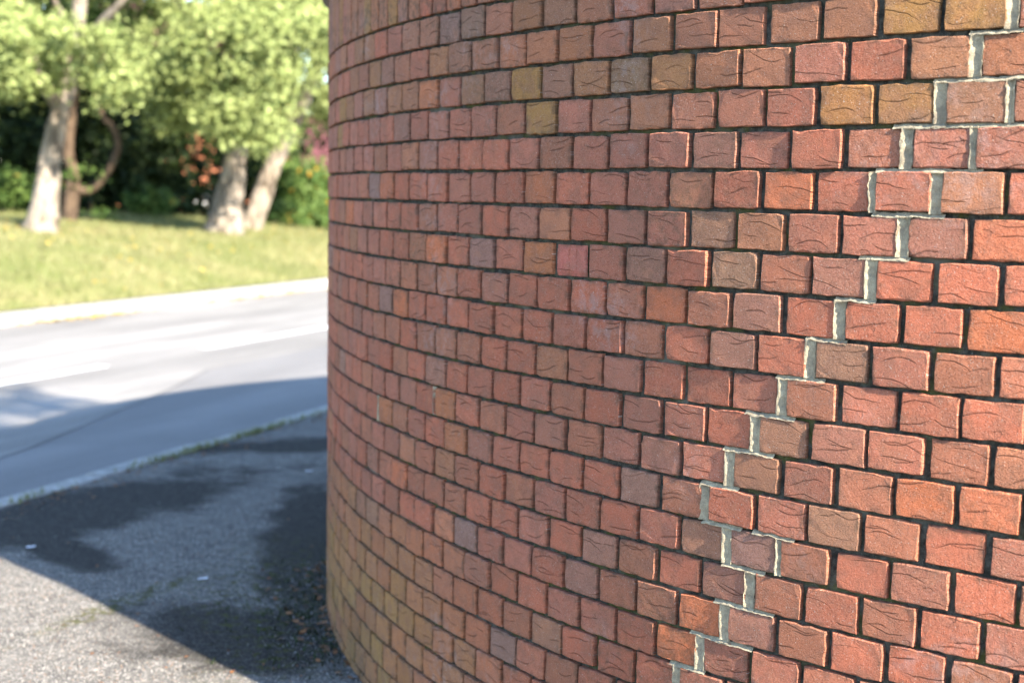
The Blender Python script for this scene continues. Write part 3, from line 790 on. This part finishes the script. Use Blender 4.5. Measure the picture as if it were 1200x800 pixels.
# middle and right trees, whose trunks rise side by side
y2 = 25.2; b2 = on_bank(262, y2) - Vector((0, 0, .05))
tree('middle_bank_tree', 'thick upright tree on the bank with a sunlit flared base, beside a leaning one',
     [([b2, P_(271, 215, y2), P_(280, 165, y2), P_(287, 110, y2), P_(290, 40, y2), P_(292, -60, y2), P_(285, -200, y2)], .21, .09, .20),
      ([P_(287, 110, y2), P_(250, 60, y2 - .5), P_(215, 10, y2 - .8), P_(180, -70, y2 - .8)], .10, .03, 0),
      ([P_(289, 70, y2), P_(325, 20, y2 - .5), P_(360, -50, y2 - .6)], .09, .03, 0)],
     [lobe(215, 75, y2 - 1.4, .75, .9, .85), lobe(262, 55, y2 - 1.9, 1.0, .9, .85, 1.3), lobe(275, 120, y2 - 1.8, .62, .7, .55, .7), lobe(303, 138, y2 - 1.9, .42, .5, .5, .5), lobe(195, 125, y2 - 1.0, .5, .6, .45, .3), lobe(325, 55, y2 - 2.0, .8, .8, .75, 1.1),
      lobe(170, 60, y2, .7, .9, .8, .4), lobe(250, -40, y2, 1.9, 1.9, 1.2, 2), lobe(270, -160, y2, 2.4, 2.4, 1.4, 2.2), lobe(275, -320, y2, 1.9, 1.9, 1.3, 1.4)],
     40000, M_LEAF, .049, 32, shell=.6, clump=(90, .29), group='trees on the grass bank')
y3 = 26.6; b3 = on_bank(291, y3) - Vector((0, 0, .05))
tree('leaning_bank_tree', 'slimmer tree on the bank leaning right towards the curved wall',
     [([b3, P_(303, 240, y3), P_(322, 190, y3), P_(345, 140, y3), P_(366, 95, y3), P_(385, 30, y3), P_(395, -80, y3), P_(400, -200, y3)], .19, .07, .08),
      ([P_(350, 128, y3), P_(335, 70, y3 + .3), P_(325, 0, y3 + .5), P_(320, -100, y3 + .5)], .10, .03, 0),
      ([P_(372, 75, y3), P_(405, 40, y3 - .2), P_(445, -10, y3 - .2)], .09, .03, 0)],
     [lobe(372, 10, y3 - 1.6, .8, .9, .6, 1), lobe(320, 20, y3 - 1.6, .9, .9, .8, 1), lobe(430, 60, y3 - .8, .9, .9, .9), lobe(384, 112, y3 + 1.6, .8, .6, .6, 1.0), lobe(390, -70, y3, 2.0, 2.0, 1.3, 2), lobe(395, -200, y3, 2.1, 2.1, 1.3, 2)],
     30000, M_LEAF, .049, 33, shell=.6, clump=(90, .29), group='trees on the grass bank')
# brown-stemmed understorey tree with a looping limb, in the shade behind the left tree
y4 = 24.6; b4 = on_bank(80, y4) - Vector((0, 0, .05))
tree('understorey_tree', 'thin brown-stemmed tree with a looping limb, in shade behind the left trunk',
     [([b4, P_(84, 225, y4), P_(86, 205, y4), P_(80, 180, y4), P_(83, 140, y4), P_(88, 90, y4), P_(95, 30, y4)], .13, .06, .03),
      ([P_(85, 217, y4), P_(98, 224, y4), P_(112, 218, y4), P_(128, 198, y4), P_(138, 172, y4), P_(133, 150, y4), P_(120, 135, y4), P_(117, 105, y4), P_(122, 60, y4)], .075, .04, 0)],
     [lobe(100, 60, y4 + .6, .9, .8, .6), lobe(105, 20, y4 + .6, 1.4, 1.0, .8), lobe(100, 205, y4, .35, .3, .25, .06), lobe(88, -60, y4 + .8, 1.8, 1.5, 1.2), lobe(105, 255, y4 + .3, .35, .35, .3, .06)],
     7000, M_LEAF_M, .055, 34, bark=M_BARK_D)

# dense shrubs and trees behind the bank, leaf colour darkened for the wood's shade
rs = random.Random(8)
SHR = [(-60, 27.5, 1.8, 2.9, 0), (-5, 27.2, 1.5, 2.7, 0), (45, 28.2, 1.5, 3.2, 1), (105, 28.8, 1.5, 2.9, 1), (150, 29.6, 1.2, 3.2, 0), (196, 30.2, 1.05, 2.6, 1), (292, 31.6, 1.35, 3.2, 0), (238, 30.8, .75, 2.5, 3), (345, 31.8, 1.1, 1.2, 2), (420, 33, 2.1, 1.45, 2), (490, 34, 1.8, 3.0, 0)]
LAB = ['dark evergreen shrub at the far left edge of the wood', 'dark evergreen shrub behind the left tree trunk', 'tall dark shrub between the left trunk and the looping limb', 'dark shrub behind the looping brown limb', 'tall dark shrub left of the orange brick glimpse',
       'dark shrub just left of the gap showing orange brick', 'dark shrub behind the two close trunks', 'thin sparse shrub in front of the orange brick glimpse', 'mid-green bush in sun right of the leaning trunk', 'mid-green bush half hidden by the curved wall', 'dark shrub hidden behind the curved wall']
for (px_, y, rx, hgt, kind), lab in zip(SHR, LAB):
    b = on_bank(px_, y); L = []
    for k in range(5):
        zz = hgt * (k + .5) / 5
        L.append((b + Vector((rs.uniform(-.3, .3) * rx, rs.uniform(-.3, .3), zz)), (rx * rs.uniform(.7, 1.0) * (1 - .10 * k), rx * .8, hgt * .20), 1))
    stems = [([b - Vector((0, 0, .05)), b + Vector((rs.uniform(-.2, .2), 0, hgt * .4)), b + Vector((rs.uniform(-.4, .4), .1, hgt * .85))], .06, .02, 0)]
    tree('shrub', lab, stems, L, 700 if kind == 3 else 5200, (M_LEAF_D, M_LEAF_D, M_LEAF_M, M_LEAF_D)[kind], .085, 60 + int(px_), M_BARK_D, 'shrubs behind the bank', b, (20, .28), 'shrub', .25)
# tall background trees whose crowns fill the top of the view behind the bank trees
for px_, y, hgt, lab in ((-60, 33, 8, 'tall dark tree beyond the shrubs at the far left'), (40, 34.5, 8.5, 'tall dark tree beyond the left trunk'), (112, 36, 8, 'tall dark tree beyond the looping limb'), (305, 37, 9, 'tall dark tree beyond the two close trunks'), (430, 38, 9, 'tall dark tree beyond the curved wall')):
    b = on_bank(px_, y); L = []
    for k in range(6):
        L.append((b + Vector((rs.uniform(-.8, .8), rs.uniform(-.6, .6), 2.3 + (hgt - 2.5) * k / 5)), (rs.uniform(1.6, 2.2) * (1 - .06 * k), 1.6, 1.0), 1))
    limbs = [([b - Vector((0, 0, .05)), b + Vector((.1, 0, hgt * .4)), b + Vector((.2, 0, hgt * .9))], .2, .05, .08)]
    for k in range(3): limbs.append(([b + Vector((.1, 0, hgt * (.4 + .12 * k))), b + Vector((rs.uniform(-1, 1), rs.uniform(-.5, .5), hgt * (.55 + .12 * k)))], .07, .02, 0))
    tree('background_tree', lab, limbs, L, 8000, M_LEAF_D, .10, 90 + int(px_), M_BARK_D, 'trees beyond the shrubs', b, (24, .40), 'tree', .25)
# low sunlit plants and bare ground at the right end of the bank
for px_, y, sz, m, lab in ((330, 28.5, .45, M_LEAF_M, 'low leafy plant right of the leaning trunk'), (368, 29.5, .5, M_LEAF_M, 'low plant beside the curved wall edge'), (178, 27.2, .45, M_LEAF_M, 'low plant in front of the dark gap left of the two trunks'), (20, 25.8, .8, M_LEAF_M, 'leafy bush left of the pale trunk')):
    b = on_bank(px_, y)
    tree('low_plant', lab, [], [(b + Vector((0, 0, sz * .5)), (sz, sz * .7, sz * .55), 1)], 900, m, .06, 140 + int(px_), None, 'low plants on the bank', b, (16, .16), 'plant', .3)

# fallen yellow leaves on the bank and in the far gutter
def bank_leaf(i):
    u = nr.uniform(10, 26); w = 10.2 + 5.5 * nr.random(); return uw(u, w, bank_z(w, u) + .03)
def gutter_leaf(i):
    u = nr.choice([12.4, 13.2, 17.5, 16.1]) + nr.normal(0, .5); w = 9.80 - abs(nr.normal(0, .12)); return uw(u, w, -.027)
o = link('fallen_leaves', quads_mesh('fallen_leaves', np.concatenate([flakes(700, bank_leaf, .035), flakes(260, gutter_leaf, .035)])), mat_leaf('yellow_leaf', RGB(.30, .20, .04), RGB(.50, .36, .08), .2))
tag(o, 'yellow fallen leaves on the bank and in the far gutter', 'fallen leaves', kind='stuff')

# ------------------------------------------------------------------ brick house far behind the trees, seen through gaps
def box(x0, x1, y0, y1, z0, z1):
    V = [(x, y, z) for z in (z0, z1) for y in (y0, y1) for x in (x0, x1)]
    return V, [(0, 1, 3, 2), (4, 6, 7, 5), (0, 4, 5, 1), (1, 5, 7, 3), (3, 7, 6, 2), (2, 6, 4, 0)]
def part(name, mat, parent, *a): 
    V, F = box(*a); return link(name, mesh(name, V, F), mat, parent)
M_HOUSE = mat_simple('house_brick', RGB(0.42, 0.15, 0.075), RGB(0.55, 0.22, 0.12), 2.5, bump=.004)
M_ROOF = mat_simple('roof_tile', RGB(0.075, 0.025, 0.028), RGB(0.11, 0.04, 0.042), 3)
M_WHITE = mat_simple('white_frame', RGB(0.7, 0.7, 0.68), RGB(0.8, 0.8, 0.78), 3)
k = NT('window_glass'); M_GLASS = k.fin(RGB(0.03, 0.035, 0.04), 0.08, None, 0.6)
def house(label, loc, rz, L, D, H, wins):
    root = empty('brick_house', loc); root.rotation_euler.z = rz; tag(root, label, 'house', 'houses behind the trees')
    part('wall', M_HOUSE, root, -L / 2, L / 2, 0, D, 0, H)
    rh = 2.4; ov = .35
    V = [(-L / 2 - ov, -ov, H - .1), (L / 2 + ov, -ov, H - .1), (L / 2 + ov, D + ov, H - .1), (-L / 2 - ov, D + ov, H - .1), (-L / 2 - ov, D / 2, H + rh), (L / 2 + ov, D / 2, H + rh)]
    rf = link('roof', mesh('roof', V, [(0, 1, 5, 4), (2, 3, 4, 5), (0, 4, 3), (1, 2, 5), (0, 3, 2, 1)]), M_ROOF, root)
    part('chimney', M_HOUSE, rf, L * .22, L * .22 + .8, D / 2 - .3, D / 2 + .3, H + rh - .8, H + rh + .9)
    for (x, z, w, h) in wins:
        V, F = [], []
        for a in ((x - w / 2, x - w / 2 + .08, -.06, .05, z, z + h), (x + w / 2 - .08, x + w / 2, -.06, .05, z, z + h), (x - w / 2 + .08, x + w / 2 - .08, -.06, .05, z, z + .08), (x - w / 2 + .08, x + w / 2 - .08, -.06, .05, z + h - .08, z + h), (x - .04, x + .04, -.055, .05, z + .08, z + h - .08)):
            v_, f_ = box(*a); q = len(V); V += v_; F += [tuple(i + q for i in t) for t in f_]
        wd = link('window', mesh('window', V, F), M_WHITE, root)
        part('pane', M_GLASS, wd, x - w / 2 + .08, x + w / 2 - .08, -.02, .03, z + .08, z + h - .08)
        part('sill', M_WHITE, wd, x - w / 2 - .1, x + w / 2 + .1, -.14, .0, z - .09, z - .005)
hb = on_bank(215, 50); house('orange brick house glimpsed through the gap left of the close trunks', (hb.x, 50, .6), math.radians(14), 7.4, 7, 5.2, ((-2.4, .9, 1.4, 1.2), (.6, .25, .8, .6), (2.6, .9, 1.2, 1.2), (-2.4, 3.4, 1.4, 1.2), (.1, 3.4, 1.2, 1.2), (2.5, 3.4, 1.2, 1.2)))
hb = on_bank(392, 62); house('brick house with dark red roof beside the curved wall edge', (hb.x, 62, .2), math.radians(8), 9, 7, 2.1, ((-3.6, .9, 1.4, 1.1), (0, .9, 1.4, 1.1), (3, .9, 1.4, 1.1)))

# ------------------------------------------------------------------ street tree behind the camera: its leaves shade the top of the wall and the road's left
tb = Vector((7.4, -4.2, 0))
tree('street_tree', 'street tree standing behind the camera, throwing leafy shade on the road', 
     [([tb - Vector((0, 0, .1)), tb + Vector((0, 0, 3)), tb + Vector((-.2, .4, 6)), tb + Vector((-.4, 1.1, 9.0)), tb + Vector((-.5, 1.3, 10.4))], .17, .04, .12),
      ([tb + Vector((-.2, .2, 6.2)), tb + Vector((-.2, -.5, 7.6)), tb + Vector((.5, -.7, 8.5))], .06, .02, 0),
      ([tb + Vector((-.2, .3, 7.0)), tb + Vector((.3, 1.2, 8.6)), tb + Vector((.5, 1.8, 9.8))], .06, .02, 0)],
     [(Vector((6.74, -2.6, 9.4)), (.9, .9, .8), 1.2), (Vector((6.9, -3.0, 10.1)), (.9, .9, .7), 1.2), (Vector((8.02, -4.84, 8.62)), (.45, .45, .30), .7)],
     1500, M_LEAF, .075, 71, base=tb, clump=(12, .26))
